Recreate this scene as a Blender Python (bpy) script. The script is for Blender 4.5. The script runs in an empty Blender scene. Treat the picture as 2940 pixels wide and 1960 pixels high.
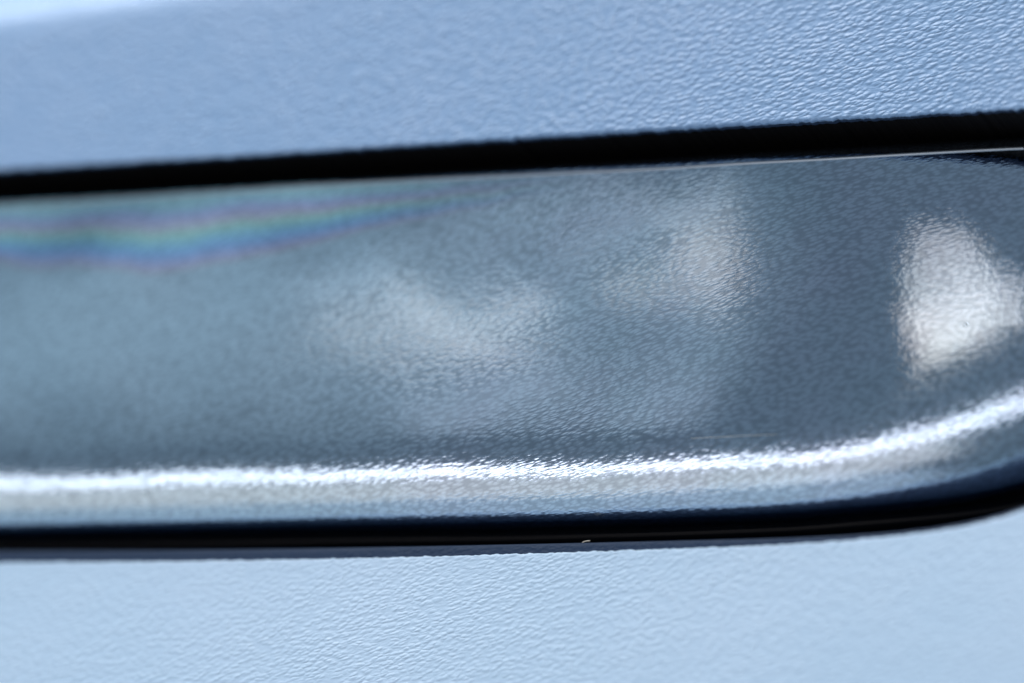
import bpy, math, random
import numpy as np
from mathutils import Vector, Matrix

# ------------------------------------------------------------------ camera, world, light, exposure
# The trim is mounted on a wall-like dashboard face: x runs along it, z up it, and -y out of it.
# "Surface coordinates" (u, v, w) = (x, z, -y); w is height above the face.
sc = bpy.context.scene
def W(u, v, w): return Vector((u, -w, v))

D = 0.56
TILT, AZ = math.radians(31), math.radians(-43)
V = Vector((math.sin(TILT)*math.cos(AZ), math.sin(TILT)*math.sin(AZ), math.cos(TILT)))   # to the camera, surface coords
Vw = W(*V)
cam_loc = Vw*D
f = -Vw
X = Vector((1, 0, 0))
r0 = (X - f*X.dot(f)).normalized()
u0 = r0.cross(f).normalized()
ROLL = math.radians(-2.4)
r1 = r0*math.cos(ROLL) + u0*math.sin(ROLL)
u1 = -r0*math.sin(ROLL) + u0*math.cos(ROLL)
cd = bpy.data.cameras.new('camera')
cam = bpy.data.objects.new('camera', cd)
sc.collection.objects.link(cam)
cam.matrix_world = Matrix.Translation(cam_loc) @ Matrix((r1, u1, -f)).transposed().to_4x4()
cd.sensor_width = 36
cd.lens = 180
cd.clip_start = 0.01
cd.clip_end = 50
cd.dof.use_dof = True
cd.dof.aperture_fstop = 6.5
cd.dof.aperture_blades = 9
sc.camera = cam

FW, FH = 2940.0, 1960.0
def px(x, y, w=0.0):
    """photo pixel -> (u, v) where its ray meets the level w of the face"""
    s = 36/180/FW
    d = f + r1*((x-FW/2)*s) + u1*((FH/2-y)*s)
    t = (-w - cam_loc.y)/d.y
    p = cam_loc + d*t
    return np.array((p.x, p.z))

p = px(1850, 980)
cd.dof.focus_distance = (W(p[0], p[1], 0) - cam_loc).dot(f)

w_ = bpy.data.worlds.new('World'); sc.world = w_
w_.use_nodes = True
bg = w_.node_tree.nodes['Background']
bg.inputs['Color'].default_value = (0.54, 0.70, 0.85, 1)
bg.inputs['Strength'].default_value = 0.37

sc.view_settings.view_transform = 'Standard'
sc.view_settings.look = 'None'
sc.view_settings.exposure = 0
sc.view_settings.gamma = 1
sc.cycles.use_denoising = True
sc.cycles.max_bounces = 6

def area(name, direction, dist, sx, sy, radiance, col, spin=0, target=(0, 0, 0), soft=False, shape='RECTANGLE'):
    """a soft lamp standing off the face in a surface-coordinate direction, facing the target"""
    l = bpy.data.lights.new(name, 'AREA')
    l.shape = shape
    l.size, l.size_y = sx, sy
    a = sx*sy*(math.pi/4 if shape in ('ELLIPSE', 'DISK') else 1)
    l.energy = radiance*a*math.pi
    l.color = col
    o = bpy.data.objects.new(name, l)
    sc.collection.objects.link(o)
    d = Vector(direction).normalized()
    t = W(*target)
    loc = t + W(*d)*dist
    z = (loc-t).normalized()
    up = Vector((0, 0, 1)) if abs(z.z) < .95 else Vector((0, 1, 0))
    x = up.cross(z).normalized(); y = z.cross(x)
    m = Matrix((x, y, z)).transposed().to_4x4()
    o.matrix_world = Matrix.Translation(loc) @ m @ Matrix.Rotation(spin, 4, 'Z')
    if soft:   # soft box: brightest in its middle, fading to its rim
        l.use_nodes = True
        nt = l.node_tree
        em = nt.nodes['Emission']
        g = nt.nodes.new('ShaderNodeNewGeometry')
        sub = nt.nodes.new('ShaderNodeVectorMath'); sub.operation = 'SUBTRACT'; sub.inputs[1].default_value = (.5, .5, 0)
        ln = nt.nodes.new('ShaderNodeVectorMath'); ln.operation = 'LENGTH'
        mr = nt.nodes.new('ShaderNodeMapRange'); mr.interpolation_type = 'SMOOTHSTEP'
        mr.inputs['From Min'].default_value = 0.0; mr.inputs['From Max'].default_value = 0.5
        mr.inputs['To Min'].default_value = 1.0; mr.inputs['To Max'].default_value = 0.0
        nt.links.new(g.outputs['Parametric'], sub.inputs[0]); nt.links.new(sub.outputs[0], ln.inputs[0])
        nt.links.new(ln.outputs['Value'], mr.inputs['Value']); nt.links.new(mr.outputs[0], em.inputs['Strength'])
    return o

CROWN = 0.0012
UEND = px(2050, 900)[0]
L = -0.24
MIDV = (px(0, 1050)[1], px(1470, 990)[1], px(2940, 900)[1])
cen_v = lambda u: np.interp(u, [L, px(1470, 1000)[0], px(2940, 900)[0]], [MIDV[0]-.001, MIDV[1], MIDV[2]])
_r = np.random.RandomState(11)
WAVES = [(_r.uniform(0, 6.28), _r.uniform(.011, .026), _r.uniform(0, 6.28)) for _ in range(9)]
def crown(u, v):
    """height of the insert's face: crowned across, and faintly wavy as moulded plastic is"""
    vv = (v-cen_v(u))/0.018
    w = -CROWN*vv*vv - np.maximum(0, u-UEND)**2/(2*0.17)
    for a, lam, ph in WAVES:
        w = w + 0.000017*(lam/.018)**1.5*np.sin((u*math.cos(a)+v*math.sin(a))*2*math.pi/lam+ph)
    return w
def mirror_dir(x, y):
    """direction in which the crowned face mirrors at a photo pixel, and the point"""
    u, v = px(x, y)
    e = 0.0008
    gu = (crown(u+e, v)-crown(u-e, v))/(2*e); gv = (crown(u, v+e)-crown(u, v-e))/(2*e)
    P = W(u, v, 0)
    c = (cam_loc-P).normalized()
    N = W(-gu, -gv, 1).normalized()
    R = N*(2*N.dot(c)) - c
    return (R.x, R.z, -R.y), (u, v, 0)

# key: large overhead soft light
area('key_light', (-0.25, 0.95, 0.40), 1.1, 0.9, 0.16, 25.0, (1.0, 0.98, 0.95))
# unseen lamp added behind the pad to whiten its folded crest
area('crest_light', (-0.38, 0.92, -0.04), 0.9, 0.9, 0.30, 15.0, (1.0, 0.98, 0.97))
# broad pale glow in front, upper left, that the face mirrors
d_, t_ = mirror_dir(1250, 900)
area('front_light', d_, 0.9, 0.44, 0.70, 0.34, (0.84, 0.96, 1.0), target=t_, soft=True)
d_, t_ = mirror_dir(60, 880)
area('side_light', d_, 0.6, 0.18, 0.62, 0.26, (0.70, 0.93, 1.0), target=t_, soft=True)
# long window in front whose reflection runs along the rolled edge
area('window_light', (-0.22, -0.31, 0.93), 0.9, 1.5, 0.10, 4.6, (1.0, 0.90, 0.90))
area('low_light', (-0.3, -0.59, 0.75), 0.9, 1.4, 0.40, 0.85, (1.0, 0.88, 0.76))  # added lamp, mirrored as the cream band below the bright one
area('band_light', (-0.3, -0.90, 0.28), 0.9, 1.4, 0.62, 0.50, (0.80, 0.92, 1.0))  # added lamp, mirrored as the bluish band low on the roll
# small window seen in the right end of the face
d_, t_ = mirror_dir(2695, 870)
area('quarter_light', d_, 0.24, 0.028, 0.080, 0.75, (1.0, 0.84, 0.70), spin=math.radians(16), target=t_)
d_, t_ = mirror_dir(2755, 950)
area('quarter_light', d_, 0.236, 0.046, 0.050, 0.80, (1.0, 0.76, 0.60), spin=math.radians(16), target=t_)
d_, t_ = mirror_dir(2830, 860)
area('quarter_light', d_, 0.25, 0.060, 0.090, 0.35, (0.9, 0.95, 1.0), spin=math.radians(40), target=t_, soft=True)
# added unseen lamps, each mirrored as one soft patch or streak
for (x, y, sx, sy, rad, spin, c, so) in ((1060, 780, .007, .050, .95, -24, (.92, .98, 1.0), True),
                                     (1240, 900, .028, .044, .95, -12, (1.0, .84, .72), True),
                                     (1330, 1000, .050, .016, 1.1, -6, (1.0, .82, .68), True),
                                     (1665, 700, .005, .034, 1.1, -20, (.95, .98, 1.0), True),
                                     (2010, 730, .024, .080, .85, 5, (1.0, .79, .62), True),
                                     (2110, 750, .004, .036, 2.2, -10, (1.0, .72, .50), True),
                                     (1950, 600, .03, .05, .45, 4, (1.0, .95, .9), True),
                                     (1500, 1130, .07, .060, .30, 4, (.95, .98, 1.0), True)):
    d_, t_ = mirror_dir(x, y)
    area('patch_light', d_, 0.26, sx, sy, rad, c, spin=math.radians(spin), target=t_, soft=so)

# ------------------------------------------------------------------ materials
def grain_nodes(nt, pitch, stretch, angle, big=0.0, amp=1.0, dome=False, pimples=False):
    """height of a pressed leather grain, in metres of relief: rounded pebbles split by fine creases"""
    N, L = nt.nodes, nt.links
    tc = N.new('ShaderNodeTexCoord')
    mp = N.new('ShaderNodeMapping')
    mp.inputs['Rotation'].default_value = (0, math.radians(angle), 0)
    mp.vector_type = 'POINT'
    L.new(tc.outputs['Object'], mp.inputs['Vector'])
    m2 = N.new('ShaderNodeMapping')
    m2.inputs['Scale'].default_value = (1/pitch/stretch, 1/pitch, 1/pitch)
    L.new(mp.outputs[0], m2.inputs['Vector'])
    # warp so that the pebbles run together unevenly
    nz = N.new('ShaderNodeTexNoise'); nz.inputs['Scale'].default_value = 0.55; nz.inputs['Detail'].default_value = 1.5
    L.new(m2.outputs[0], nz.inputs['Vector'])
    mad = N.new('ShaderNodeVectorMath'); mad.operation = 'MULTIPLY_ADD'
    mad.inputs[1].default_value = (0.9, 0.9, 0.9)
    L.new(nz.outputs['Color'], mad.inputs[0]); L.new(m2.outputs[0], mad.inputs[2])
    vo = N.new('ShaderNodeTexVoronoi'); vo.feature = 'F1' if dome else 'DISTANCE_TO_EDGE'; vo.inputs['Scale'].default_value = 1.0
    L.new(mad.outputs[0], vo.inputs['Vector'])
    mr = N.new('ShaderNodeMapRange'); mr.interpolation_type = 'SMOOTHSTEP'
    if dome:
        mr.inputs['From Min'].default_value = 0.05; mr.inputs['From Max'].default_value = 0.85
        mr.inputs['To Min'].default_value = 1.0; mr.inputs['To Max'].default_value = 0.0
    else:
        mr.inputs['From Min'].default_value = 0.0; mr.inputs['From Max'].default_value = 0.70
        mr.inputs['To Min'].default_value = 0.0; mr.inputs['To Max'].default_value = 1.0
    L.new(vo.outputs['Distance'], mr.inputs['Value'])
    n2 = N.new('ShaderNodeTexNoise'); n2.inputs['Scale'].default_value = 1.3; n2.inputs['Detail'].default_value = 2.5
    L.new(m2.outputs[0], n2.inputs['Vector'])
    n3 = N.new('ShaderNodeTexNoise'); n3.inputs['Scale'].default_value = 0.22; n3.inputs['Detail'].default_value = 1.0
    L.new(m2.outputs[0], n3.inputs['Vector'])
    # patches where the grain is pressed shallower or deeper
    n4 = N.new('ShaderNodeTexNoise'); n4.inputs['Scale'].default_value = 0.12; n4.inputs['Detail'].default_value = 2.0
    L.new(m2.outputs[0], n4.inputs['Vector'])
    pr = N.new('ShaderNodeMapRange')
    pr.inputs['From Min'].default_value = .3; pr.inputs['From Max'].default_value = .7
    pr.inputs['To Min'].default_value = .85; pr.inputs['To Max'].default_value = 1.25
    L.new(n4.outputs['Fac'], pr.inputs['Value'])
    a = N.new('ShaderNodeMath'); a.operation = 'MULTIPLY_ADD'; a.inputs[1].default_value = 0.9
    L.new(n2.outputs['Fac'], a.inputs[0]); L.new(mr.outputs[0], a.inputs[2])
    a2 = N.new('ShaderNodeMath'); a2.operation = 'MULTIPLY'
    L.new(a.outputs[0], a2.inputs[0]); L.new(pr.outputs[0], a2.inputs[1])
    b = N.new('ShaderNodeMath'); b.operation = 'MULTIPLY_ADD'; b.inputs[1].default_value = big
    L.new(n3.outputs['Fac'], b.inputs[0]); L.new(a2.outputs[0], b.inputs[2])
    last = b.outputs[0]
    if pimples:
        v2 = N.new('ShaderNodeTexVoronoi'); v2.feature = 'F1'; v2.inputs['Scale'].default_value = 230
        L.new(tc.outputs['Object'], v2.inputs['Vector'])
        sp = N.new('ShaderNodeMapRange'); sp.interpolation_type = 'SMOOTHSTEP'
        sp.inputs['From Min'].default_value = 0.0; sp.inputs['From Max'].default_value = 0.17
        sp.inputs['To Min'].default_value = 1.6; sp.inputs['To Max'].default_value = 0.0
        L.new(v2.outputs['Distance'], sp.inputs['Value'])
        ad = N.new('ShaderNodeMath'); ad.operation = 'ADD'
        L.new(last, ad.inputs[0]); L.new(sp.outputs[0], ad.inputs[1]); last = ad.outputs[0]
    bp = N.new('ShaderNodeBump')
    bp.inputs['Strength'].default_value = 1.0
    bp.inputs['Distance'].default_value = amp
    L.new(last, bp.inputs['Height'])
    return tc, mp, bp, mr

def mix_col(nt, fac, a, b):
    m = nt.nodes.new('ShaderNodeMix'); m.data_type = 'RGBA'
    for s, v in (('A', a), ('B', b)):
        i = [k for k in m.inputs if k.name == s and k.type == 'RGBA'][0]
        if isinstance(v, tuple): i.default_value = v
        else: nt.links.new(v, i)
    nt.links.new(fac, [k for k in m.inputs if k.name == 'Factor' and k.type == 'VALUE'][0])
    return [k for k in m.outputs if k.type == 'RGBA'][0]

def material(name):
    m = bpy.data.materials.new(name); m.use_nodes = True
    return m, m.node_tree, m.node_tree.nodes['Principled BSDF']

def leather(name, col, col2, pitch, amp, rough, pimples=False):
    m, nt, b = material(name)
    tc, mp, bp, cell = grain_nodes(nt, pitch, 2.1, 17, big=0.5, amp=amp, dome=True, pimples=pimples)
    nz = nt.nodes.new('ShaderNodeTexNoise'); nz.inputs['Scale'].default_value = 28; nz.inputs['Detail'].default_value = 4
    nt.links.new(tc.outputs['Object'], nz.inputs['Vector'])
    c = mix_col(nt, nz.outputs['Fac'], col, col2)
    nt.links.new(c, b.inputs['Base Color'])
    b.inputs['Roughness'].default_value = rough
    b.inputs['Specular IOR Level'].default_value = 0.35
    nt.links.new(bp.outputs[0], b.inputs['Normal'])
    return m

M_upper = leather('blue_grained_vinyl', (0.165, 0.31, 0.52, 1), (0.245, 0.365, 0.57, 1), 0.00045, 0.000095, 0.50, True)
M_lower = leather('pale_blue_grained_vinyl', (0.35, 0.51, 0.68, 1), (0.43, 0.565, 0.73, 1), 0.00040, 0.000058, 0.52)

# glossy silvered film pressed with the same grain; a rainbow sheen is painted into the colour at its upper left
M_trim, nt, b = material('silvered_grained_film')
tc, mp, bp, cell = grain_nodes(nt, 0.00030, 3.0, 17, big=0.25, amp=1.0, dome=True)
b.inputs['Metallic'].default_value = 1.0
at = nt.nodes.new('ShaderNodeAttribute'); at.attribute_name = 'roll'
rr_ = nt.nodes.new('ShaderNodeMapRange'); rr_.inputs['To Min'].default_value = 0.055; rr_.inputs['To Max'].default_value = 0.15
nt.links.new(at.outputs['Fac'], rr_.inputs['Value']); nt.links.new(rr_.outputs[0], b.inputs['Roughness'])
ra_ = nt.nodes.new('ShaderNodeMapRange'); ra_.inputs['To Min'].default_value = 0.0000046; ra_.inputs['To Max'].default_value = 0.000010
nt.links.new(at.outputs['Fac'], ra_.inputs['Value']); nt.links.new(ra_.outputs[0], bp.inputs['Distance'])
sep = nt.nodes.new('ShaderNodeSeparateXYZ'); nt.links.new(tc.outputs['Object'], sep.inputs[0])
def math_node(op, a, b_=None, c=None, clamp=False):
    n = nt.nodes.new('ShaderNodeMath'); n.operation = op; n.use_clamp = clamp
    for i, v in enumerate((a, b_, c)):
        if v is None: continue
        if isinstance(v, (int, float)): n.inputs[i].default_value = v
        else: nt.links.new(v, n.inputs[i])
    return n.outputs[0]
# distance below a sagging line z = z0 + k (x-x0)^2 at the upper left
Q = np.array([px(x, y) for x, y in ((-500, 640), (-250, 690), (0, 750), (150, 782), (320, 786), (560, 756), (875, 694), (1190, 634), (1500, 572), (1800, 520))])
kc = np.polyfit(Q[:, 0]*100, Q[:, 1]*100, 4)/100
T_ = np.array([px(0, 590), px(1500, 498)]); kt = np.polyfit(T_[:, 0], T_[:, 1], 1)
x_, z_ = sep.outputs['X'], sep.outputs['Z']
X1 = math_node('MULTIPLY', x_, 100.0)
line = math_node('MULTIPLY_ADD', X1, float(kc[0]), float(kc[1]))
for c_ in kc[2:]: line = math_node('MULTIPLY_ADD', line, X1, float(c_))
topl = math_node('MULTIPLY_ADD', x_, float(kt[0]), float(kt[1]))
nzf = nt.nodes.new('ShaderNodeTexNoise'); nzf.inputs['Scale'].default_value = 60; nzf.inputs['Detail'].default_value = 3
nt.links.new(tc.outputs['Object'], nzf.inputs['Vector'])
dist = math_node('ADD', math_node('SUBTRACT', z_, line), math_node('MULTIPLY', math_node('SUBTRACT', nzf.outputs['Fac'], .5), 0.0036))
t01 = math_node('DIVIDE', dist, math_node('SUBTRACT', topl, line), clamp=True)
ramp = nt.nodes.new('ShaderNodeValToRGB'); cr = ramp.color_ramp
stops = [(0.0, (.40, .51, .62, 1)), (.06, (.44, .46, .56, 1)), (.14, (.42, .44, .66, 1)), (.28, (.29, .46, .76, 1)), (.42, (.32, .58, .74, 1)),
         (.54, (.44, .68, .64, 1)), (.66, (.56, .55, .68, 1)), (.78, (.48, .50, .78, 1)), (.90, (.42, .62, .78, 1)), (1, (.46, .68, .74, 1))]
cr.elements[0].position = 0; cr.elements[0].color = stops[0][1]
cr.elements[1].position = 1; cr.elements[1].color = stops[-1][1]
for p_, c_ in stops[1:-1]:
    e = cr.elements.new(p_); e.color = c_
nt.links.new(t01, ramp.inputs[0])
xl, xr = px(800, 600)[0], px(1700, 560)[0]
fade = nt.nodes.new('ShaderNodeMapRange'); fade.interpolation_type = 'SMOOTHSTEP'
nt.links.new(x_, fade.inputs['Value'])
fade.inputs['From Min'].default_value = xl; fade.inputs['From Max'].default_value = xr
fade.inputs['To Min'].default_value = 1; fade.inputs['To Max'].default_value = 0
nzc = nt.nodes.new('ShaderNodeTexNoise'); nzc.inputs['Scale'].default_value = 45; nzc.inputs['Detail'].default_value = 8; nzc.inputs['Roughness'].default_value = .62
nt.links.new(tc.outputs['Object'], nzc.inputs['Vector'])
base = mix_col(nt, nzc.outputs['Fac'], (.36, .515, .605, 1), (.44, .475, .62, 1))
fade2 = nt.nodes.new('ShaderNodeMapRange'); fade2.interpolation_type = 'SMOOTHSTEP'
nt.links.new(x_, fade2.inputs['Value'])
fade2.inputs['From Min'].default_value = px(-480, 600)[0]; fade2.inputs['From Max'].default_value = px(-150, 600)[0]
full = mix_col(nt, math_node('MULTIPLY', fade.outputs[0], fade2.outputs[0]), base, ramp.outputs[0])
crease_shade = nt.nodes.new('ShaderNodeMapRange')   # grain shading put into the colour: creases darker, pebbles lighter
nt.links.new(cell.outputs[0], crease_shade.inputs['Value'])
crease_shade.inputs['From Min'].default_value = 0.05; crease_shade.inputs['From Max'].default_value = 0.75
crease_shade.inputs['To Min'].default_value = 0.80; crease_shade.inputs['To Max'].default_value = 1.12
vm = nt.nodes.new('ShaderNodeVectorMath'); vm.operation = 'SCALE'
nt.links.new(full, vm.inputs[0]); nt.links.new(crease_shade.outputs[0], vm.inputs['Scale'])
nt.links.new(vm.outputs[0], b.inputs['Base Color'])
nt.links.new(bp.outputs[0], b.inputs['Normal'])

M_black, nt, b = material('gap_black')  # near-black colour that gives the gaps their deep shade
b.inputs['Base Color'].default_value = (0.004, 0.004, 0.005, 1)
b.inputs['Roughness'].default_value = 0.6
b.inputs['Specular IOR Level'].default_value = 0.1
M_flange, nt, b = material('gloss_black_plastic')
b.inputs['Base Color'].default_value = (0.003, 0.004, 0.006, 1)
b.inputs['Roughness'].default_value = 0.4
b.inputs['Specular IOR Level'].default_value = 0.08
M_lint_scratch, nt, b = material('pale_lint_scratch')
b.inputs['Base Color'].default_value = (0.7, 0.66, 0.58, 1)
b.inputs['Roughness'].default_value = 0.7

# ------------------------------------------------------------------ mesh helpers
def link_mesh(name, verts, faces, mat, parent=None, smooth=True):
    me = bpy.data.meshes.new(name)
    me.from_pydata([tuple(v) for v in verts], [], faces)
    me.validate(); me.update()
    if smooth:
        me.polygons.foreach_set('use_smooth', [True]*len(me.polygons))
    me.materials.append(mat)
    o = bpy.data.objects.new(name, me)
    sc.collection.objects.link(o)
    if parent: o.parent = parent
    return o

def tag(o, label=None, cat=None, group=None, kind=None):
    for k, v in (('label', label), ('category', cat), ('group', group), ('kind', kind)):
        if v: o[k] = v
    return o

def spline(pts, n):
    """Catmull-Rom through the points, resampled evenly"""
    P = np.array(pts, float)
    P = np.vstack([2*P[0]-P[1], P, 2*P[-1]-P[-2]])
    out = []
    for i in range(1, len(P)-2):
        for t in np.linspace(0, 1, 40, endpoint=False):
            a, b_, c, d = P[i-1], P[i], P[i+1], P[i+2]
            out.append(.5*((2*b_)+(-a+c)*t+(2*a-5*b_+4*c-d)*t*t+(-a+3*b_-3*c+d)*t**3))
    out.append(P[-2])
    out = np.array(out)
    s = np.concatenate([[0], np.cumsum(np.linalg.norm(np.diff(out, axis=0), axis=1))])
    u = np.linspace(0, s[-1], n)
    return np.stack([np.interp(u, s, out[:, 0]), np.interp(u, s, out[:, 1])], 1)

def smooth_curve(P, it, closed=False):
    for _ in range(it):
        if closed:
            P = (np.roll(P, 1, 0)+2*P+np.roll(P, -1, 0))/4
        else:
            P[1:-1] = (P[:-2]+2*P[1:-1]+P[2:])/4
    return P

def grid_faces(nr, nc, closed=False, flip=False):
    F = []
    for r in range(nr-1):
        for c in range(nc if closed else nc-1):
            a = r*nc+c; b_ = r*nc+(c+1) % nc
            q = (a, b_, b_+nc, a+nc)
            F.append(q[::-1] if flip else q)
    return F

# ------------------------------------------------------------------ upper dashboard pad
Wu = 0.0015                                       # the pad stands a little proud
edge = np.array([px(x, y, 0) for x, y in ((0, 498), (980, 444), (1960, 385), (2940, 324))])
cf = np.polyfit(edge[:, 0], edge[:, 1], 1)
us = np.concatenate([np.linspace(-.26, -.075, 60), np.linspace(-.074, .074, 1300), np.linspace(.075, .26, 60)])
# crest where the pad folds back, top left
c0, c1 = px(0, 60), px(620, -25)
cdir = (c1-c0)/np.linalg.norm(c1-c0); cn = np.array((-cdir[1], cdir[0]))
def upper_w(u, v):
    dd = (u-c0[0])*cn[0] + (v-c0[1])*cn[1]
    k = 0.0008
    sp = k*np.log1p(np.exp(np.clip(dd/k, -40, 40)))
    return Wu - 0.95*sp + 0.0003*np.sin(u*55+v*30) - 0.9*np.maximum(0, 0.0)*u
rows = []
rl = 0.00022
edge_v = np.polyval(cf, us) + np.convolve(np.random.RandomState(4).normal(0, .00012, len(us)+4), np.ones(5)/5, 'valid')
# back wall up the lip, round it, then up the pad
for w in (0.0009,):
    rows.append([W(u, v+0.00002, w) for u, v in zip(us, edge_v)])
for a in np.linspace(0, 90, 9):
    ar = math.radians(a)
    rows.append([W(u, v+rl*(1-math.cos(ar)), upper_w(u, v+rl)-rl+rl*math.sin(ar)) for u, v in zip(us, edge_v)])
for d in np.concatenate([np.linspace(0.0003, 0.05, 110), np.linspace(0.053, 0.16, 30)]):
    rows.append([W(u, v+rl+d, upper_w(u, v+rl+d)) for u, v in zip(us, edge_v)])
vs = [q for r in rows for q in r]
up = link_mesh('dashboard_pad', vs, grid_faces(len(rows), len(us)), M_upper)
tag(up, 'grained blue upholstered pad above the dark gap and the silvery insert', 'pad', 'blue grained panels around the trim')

M_shade, nt_, b_ = material('dark_blue_shade_strip')  # shade along the lips, put into a darker vinyl colour
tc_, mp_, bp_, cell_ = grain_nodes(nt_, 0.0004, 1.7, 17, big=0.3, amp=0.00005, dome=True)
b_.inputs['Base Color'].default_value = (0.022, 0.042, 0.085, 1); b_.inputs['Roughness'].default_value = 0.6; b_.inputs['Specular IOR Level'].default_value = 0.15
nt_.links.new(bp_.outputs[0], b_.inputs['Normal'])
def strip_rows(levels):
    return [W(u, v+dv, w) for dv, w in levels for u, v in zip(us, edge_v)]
link_mesh('shade_strip', strip_rows(((-.00003, .0011), (-.00006, .0007), (.00012, .0002))), grid_faces(3, len(us)), M_shade, parent=up)  # stands in for the shade under the pad's lip
link_mesh('gap_shade', strip_rows(((.0004, .0003), (.0006, -.004), (.0008, -.010), (.001, -.0172))), grid_faces(4, len(us)), M_black, parent=up)  # black wall added so the gap under the pad reads as shade
# ------------------------------------------------------------------ trim insert
def on_face(x, y, off):
    """photo pixel -> (u, v) where its ray meets the level off above the crowned face"""
    w = off
    for _ in range(8):
        q = px(x, y, w); w = float(crown(q[0], q[1]))+off
    return q
bot = [on_face(x, y, -.0038-.0020*min(1, max(0, x-2300)/600)) for x, y in ((0, 1528), (490, 1520), (980, 1510), (1470, 1503), (1960, 1488), (2300, 1474), (2600, 1450), (2800, 1424), (2940, 1394),
                                  (3120, 1318), (3310, 1215), (3480, 1060), (3600, 880), (3640, 720))]
top = [on_face(x, y, -.0006-.0006*min(1, max(0, x-900)/2000)) for x, y in ((3620, 560), (3540, 430), (3380, 378), (3160, 384), (3000, 396), (2940, 397), (2450, 423), (1960, 451), (1470, 481), (980, 512), (490, 542), (0, 573))]
# carry both long edges on to a matching round end far to the left
sb = (bot[2]-bot[0])/np.linalg.norm(bot[2]-bot[0]); st = (top[-3]-top[-1])/np.linalg.norm(top[-3]-top[-1])
def along(p_, d_, x): return p_ + d_*((x-p_[0])/d_[0])
lb, lt = along(bot[0], sb, L), along(top[-1], st, L)
mid = (lb+lt)/2
pts = [lb, along(bot[0], sb, -.15), along(bot[0], sb, -.09)] + bot + top + [along(top[-1], st, -.09), along(top[-1], st, -.15), lt,
      np.array((L-.014, lt[1]-.006)), np.array((L-.018, mid[1])), np.array((L-.014, lb[1]+.006)), lb]
NL = 900
loop = spline(pts, NL+1)[:-1]
loop = smooth_curve(loop, 60, True)
tan = np.roll(loop, -1, 0)-np.roll(loop, 1, 0); tan /= np.linalg.norm(tan, axis=1)[:, None]
inw = np.stack([-tan[:, 1], tan[:, 0]], 1)        # the loop runs anticlockwise: inward is to its left
# roll radius: broad along the bottom and the ends, tight along the top
f_top = np.clip((-tan[:, 0]-0.1)/0.8, 0, 1)       # the top edge runs towards -u
for _ in range(40): f_top = (np.roll(f_top, 1)+2*f_top+np.roll(f_top, -1))/4
RR = 0.0094*(1-f_top)+(0.0009+0.0012*np.clip((loop[:, 0]-px(900, 500)[0])/(px(2900, 500)[0]-px(900, 500)[0]), 0, 1))*f_top
f_end = np.clip((loop[:, 0]-px(2300, 1400)[0])/(px(3050, 1400)[0]-px(2300, 1400)[0]), 0, 1); f_end = f_end*f_end*(3-2*f_end)
RR = RR*(1+0.85*f_end*(1-f_top))
HH = (0.0055+0.0032*f_end)*(1-f_top)+(0.0007+0.0009*np.clip((loop[:, 0]-px(900, 500)[0])/(px(2900, 500)[0]-px(900, 500)[0]), 0, 1))*f_top
rings = []
def ring(dist_scaled, wfun):
    P = loop + inw*(RR*dist_scaled)[:, None]
    return P
trim = bpy.data.objects.new('trim_insert', None); sc.collection.objects.link(trim)
trim.location = W(0, 0, -0.012)
tag(trim, 'glossy silvery grained trim insert with rolled lower edge and rounded right end', 'trim')
bpy.context.view_layer.update()
def under(o):
    o.parent = trim
    o.matrix_parent_inverse = trim.matrix_world.inverted()
    return o

# rolled edge: wall then ellipse up to the face
vs = []
nr = 0
edge_w0 = crown(loop[:, 0], loop[:, 1])
for w in (-0.005, -0.003, -0.0015):
    vs += [W(a[0], a[1], c+w-h*.9) for a, c, h in zip(loop, edge_w0, HH)]; nr += 1
for th in np.linspace(90, 0, 34):
    tr = math.radians(th)
    P = loop + inw*(RR*(1-math.sin(tr)))[:, None]
    cw = crown(P[:, 0], P[:, 1])
    k = 1-math.sqrt(max(0, 1-(0.95*math.sin(tr))**2.6))
    vs += [W(a[0], a[1], c - h*k) for a, c, h in zip(P, cw, HH)]; nr += 1
rolled = link_mesh('rolled_edge', vs, grid_faces(nr, NL, True), M_trim)
under(rolled)
at_ = rolled.data.attributes.new('roll', 'FLOAT', 'POINT')
vals = [1.0]*(3*NL)
for th in np.linspace(90, 0, 34): vals += [min(1.0, th/14)]*NL
at_.data.foreach_set('value', vals)
rolled['label'] = 'bright rolled edge running round the insert'
# the face inside the roll
inner = loop + inw*RR[:, None]
vs = []; nr = 0
x_lo, x_hi = L-.004, px(3030, 900)[0]
for t in np.concatenate([np.linspace(0, 1, 60)]):
    sp = np.stack([np.clip(inner[:, 0], x_lo, x_hi), cen_v(np.clip(inner[:, 0], x_lo, x_hi))], 1)
    P = inner*(1-t) + sp*t
    c0_ = crown(inner[:, 0], inner[:, 1])
    cw = crown(P[:, 0], P[:, 1])
    vs += [W(a[0], a[1], c) for a, c in zip(P, cw)]; nr += 1
face = link_mesh('face', vs, grid_faces(nr, NL, True), M_trim)
under(face)

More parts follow.
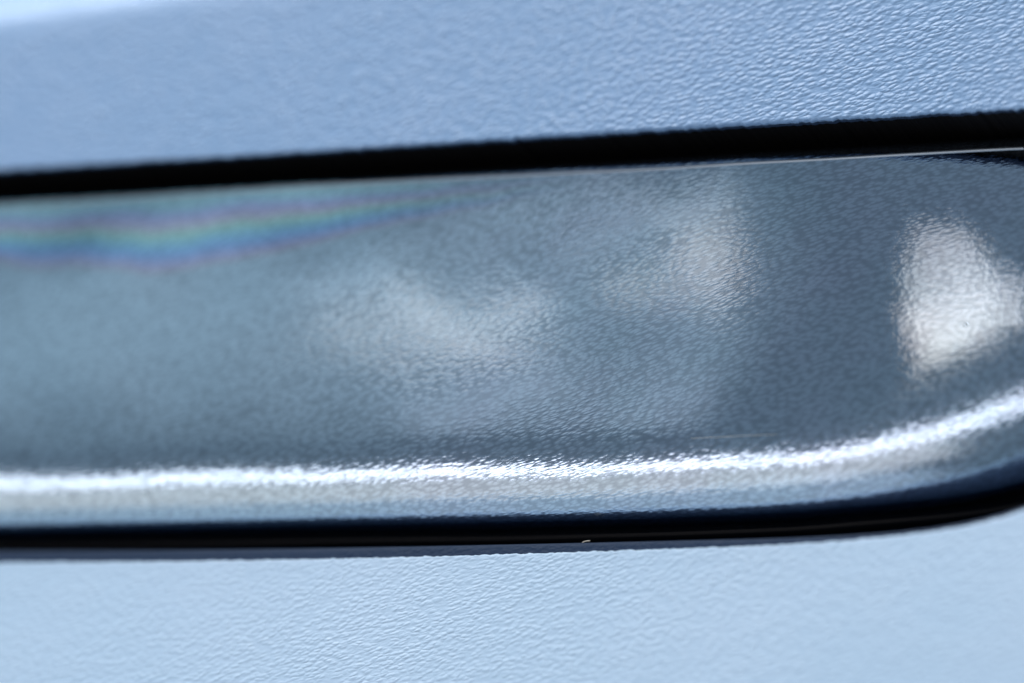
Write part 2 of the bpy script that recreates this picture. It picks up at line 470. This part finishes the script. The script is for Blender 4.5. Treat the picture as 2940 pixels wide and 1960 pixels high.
# slim raised bead along the top of the face
def bead(name, p_list, w0, r, mat, n=500, seg=10):
    C_ = smooth_curve(spline(p_list, n), 10)
    t_ = np.gradient(C_, axis=0); t_ /= np.linalg.norm(t_, axis=1)[:, None]
    nn = np.stack([-t_[:, 1], t_[:, 0]], 1)
    vv = []
    for k in range(seg):
        a = 2*math.pi*k/seg
        vv += [W(c[0]+m[0]*r*math.cos(a), c[1]+m[1]*r*math.cos(a), (crown(c[0], c[1])-.00005 if w0 is None else w0)+r*math.sin(a)) for c, m in zip(C_, nn)]
    F = []
    for k in range(seg):
        for i in range(n-1):
            F.append((k*n+i, k*n+i+1, ((k+1) % seg)*n+i+1, ((k+1) % seg)*n+i))
    return link_mesh(name, vv, F, mat)
tb = [on_face(x, y, 0) for x, y in ((0, 590), (490, 560), (980, 528), (1470, 504), (1960, 480), (2450, 452), (2940, 425))]
M_bead = bpy.data.materials.new('rough_film'); M_bead.use_nodes = True  # rougher, darker version of the insert's film
bb = M_bead.node_tree.nodes['Principled BSDF']; bb.inputs['Metallic'].default_value = 1; bb.inputs['Roughness'].default_value = .5; bb.inputs['Base Color'].default_value = (.33, .38, .44, 1)
tb = [along(tb[0], (tb[1]-tb[0])/np.linalg.norm(tb[1]-tb[0]), -.2)] + tb
under(bead('bead', tb, None, .00022, M_bead))

# gloss black flange stepping out under the roll
FLo = loop - inw*0.0006
vs = []
for off, w in ((-.001, -0.0027), (.0004, -0.0023), (.0007, -0.0029), (.0007, -0.0075)):
    P = loop - inw*off
    vs += [W(a[0], a[1], c+w-h) for a, c, h in zip(P, edge_w0, HH)]
under(link_mesh('flange', vs, grid_faces(4, NL, True, flip=True), M_flange))

# ------------------------------------------------------------------ lower panel, wrapping round the right end
Wl = -0.0028
def gap_curve(ys, w):
    xs = (0, 490, 980, 1470, 1960, 2300, 2600, 2800, 2940, 3120, 3320, 3500, 3650, 3740, 3760, 3760)
    gb = [px(x, y, w) for x, y in zip(xs, ys)]
    s_ = (gb[2]-gb[0])/np.linalg.norm(gb[2]-gb[0])
    gb = [along(gb[0], s_, -.27), along(gb[0], s_, -.18), along(gb[0], s_, -.1)] + gb
    return smooth_curve(spline(gb, 2400), 300)
G0 = gap_curve((1577, 1574, 1567, 1557, 1546, 1537, 1520, 1490, 1450, 1385, 1285, 1140, 960, 720, 500, 320), Wl-.0006)
G = gap_curve((1618, 1614, 1606, 1593, 1577, 1563, 1538, 1508, 1468, 1398, 1294, 1145, 962, 720, 500, 320), Wl-.0006)
_n = np.random.RandomState(8).normal(0, .00006, (len(G)+2,)); _n = np.convolve(_n, np.ones(3)/3, 'valid')
G[:, 1] += _n
NG = 2400
tg = np.gradient(smooth_curve(G.copy(), 200), axis=0); tg /= np.linalg.norm(tg, axis=1)[:, None]
out = np.stack([tg[:, 1], -tg[:, 0]], 1)
vs = []; nr = 0
rl = 0.00035
def lower_w(u, v, d): return Wl + 0.10*d - 0.5*d*d
for w in (-0.0165, -0.012, Wl-.0012):
    vs += [W(g[0], g[1], w) for g in G]; nr += 1
for a in np.linspace(0, 90, 8):
    ar = math.radians(a)
    P = G + out*rl*(1-math.cos(ar))
    vs += [W(g[0], g[1], Wl-rl+rl*math.sin(ar)) for g in P]; nr += 1
for d in np.concatenate([np.linspace(0.0003, 0.04, 90), np.linspace(0.042, 0.16, 30)]):
    P = G + out*(rl+d)
    vs += [W(g[0], g[1], lower_w(g[0], g[1], d)) for g in P]; nr += 1
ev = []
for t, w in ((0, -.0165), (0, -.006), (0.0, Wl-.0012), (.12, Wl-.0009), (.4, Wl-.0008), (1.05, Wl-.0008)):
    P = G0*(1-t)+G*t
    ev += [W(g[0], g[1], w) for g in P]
low = link_mesh('dashboard_cover', vs, grid_faces(nr, NG, flip=True), M_lower)
tag(low, 'paler smooth grained blue panel below the silvery insert, curving round its right end', 'panel', 'blue grained panels around the trim')
link_mesh('shade_strip', ev, grid_faces(6, NG, flip=True), M_shade, parent=low)  # dark strip in place of the insert's shadow along the panel edge

# ------------------------------------------------------------------ recess behind everything
vs = [W(-.27, -.16, -.0175), W(.27, -.16, -.0175), W(.27, .16, -.0175), W(-.27, .16, -.0175),
      W(-.27, -.16, -.0205), W(.27, -.16, -.0205), W(.27, .16, -.0205), W(-.27, .16, -.0205)]
rec = link_mesh('wall', vs, [(0, 1, 2, 3), (7, 6, 5, 4), (0, 4, 5, 1), (1, 5, 6, 2), (2, 6, 7, 3), (3, 7, 4, 0)], M_black, smooth=False)
rec.name = 'recess_backing'; tag(rec, kind='structure')

# ------------------------------------------------------------------ lint and a scratch
def fibre(p_list, r, label, w0):
    o = bead('lint_scratch', [px(x, y, w0) for x, y in p_list], w0, r, M_lint_scratch, n=24, seg=6)
    tag(o, label, 'lint')
fibre(((1672, 1557), (1682, 1553), (1694, 1552)), .00006, 'tiny pale lint speck in the dark gap under the insert', -.0042)

def surface_scratch(p_list, r, label):  # hairline scratch drawn as a thin raised thread
    C_ = smooth_curve(spline([on_face(x, y, 0) for x, y in p_list], 24), 4)
    vv = []
    for k in range(6):
        a = math.pi*k/3
        vv += [W(c[0], c[1]+r*math.cos(a), float(crown(c[0], c[1]))+r+r*math.sin(a)) for c in C_]
    F = [(k*24+i, k*24+i+1, ((k+1) % 6)*24+i+1, ((k+1) % 6)*24+i) for k in range(6) for i in range(23)]
    tag(link_mesh('lint_scratch', vv, F, M_lint_scratch), label, 'lint')
surface_scratch(((1985, 1258), (2090, 1253), (2230, 1247)), 0.000011, 'pale hairline scratch on the insert just above its bright rolled edge')
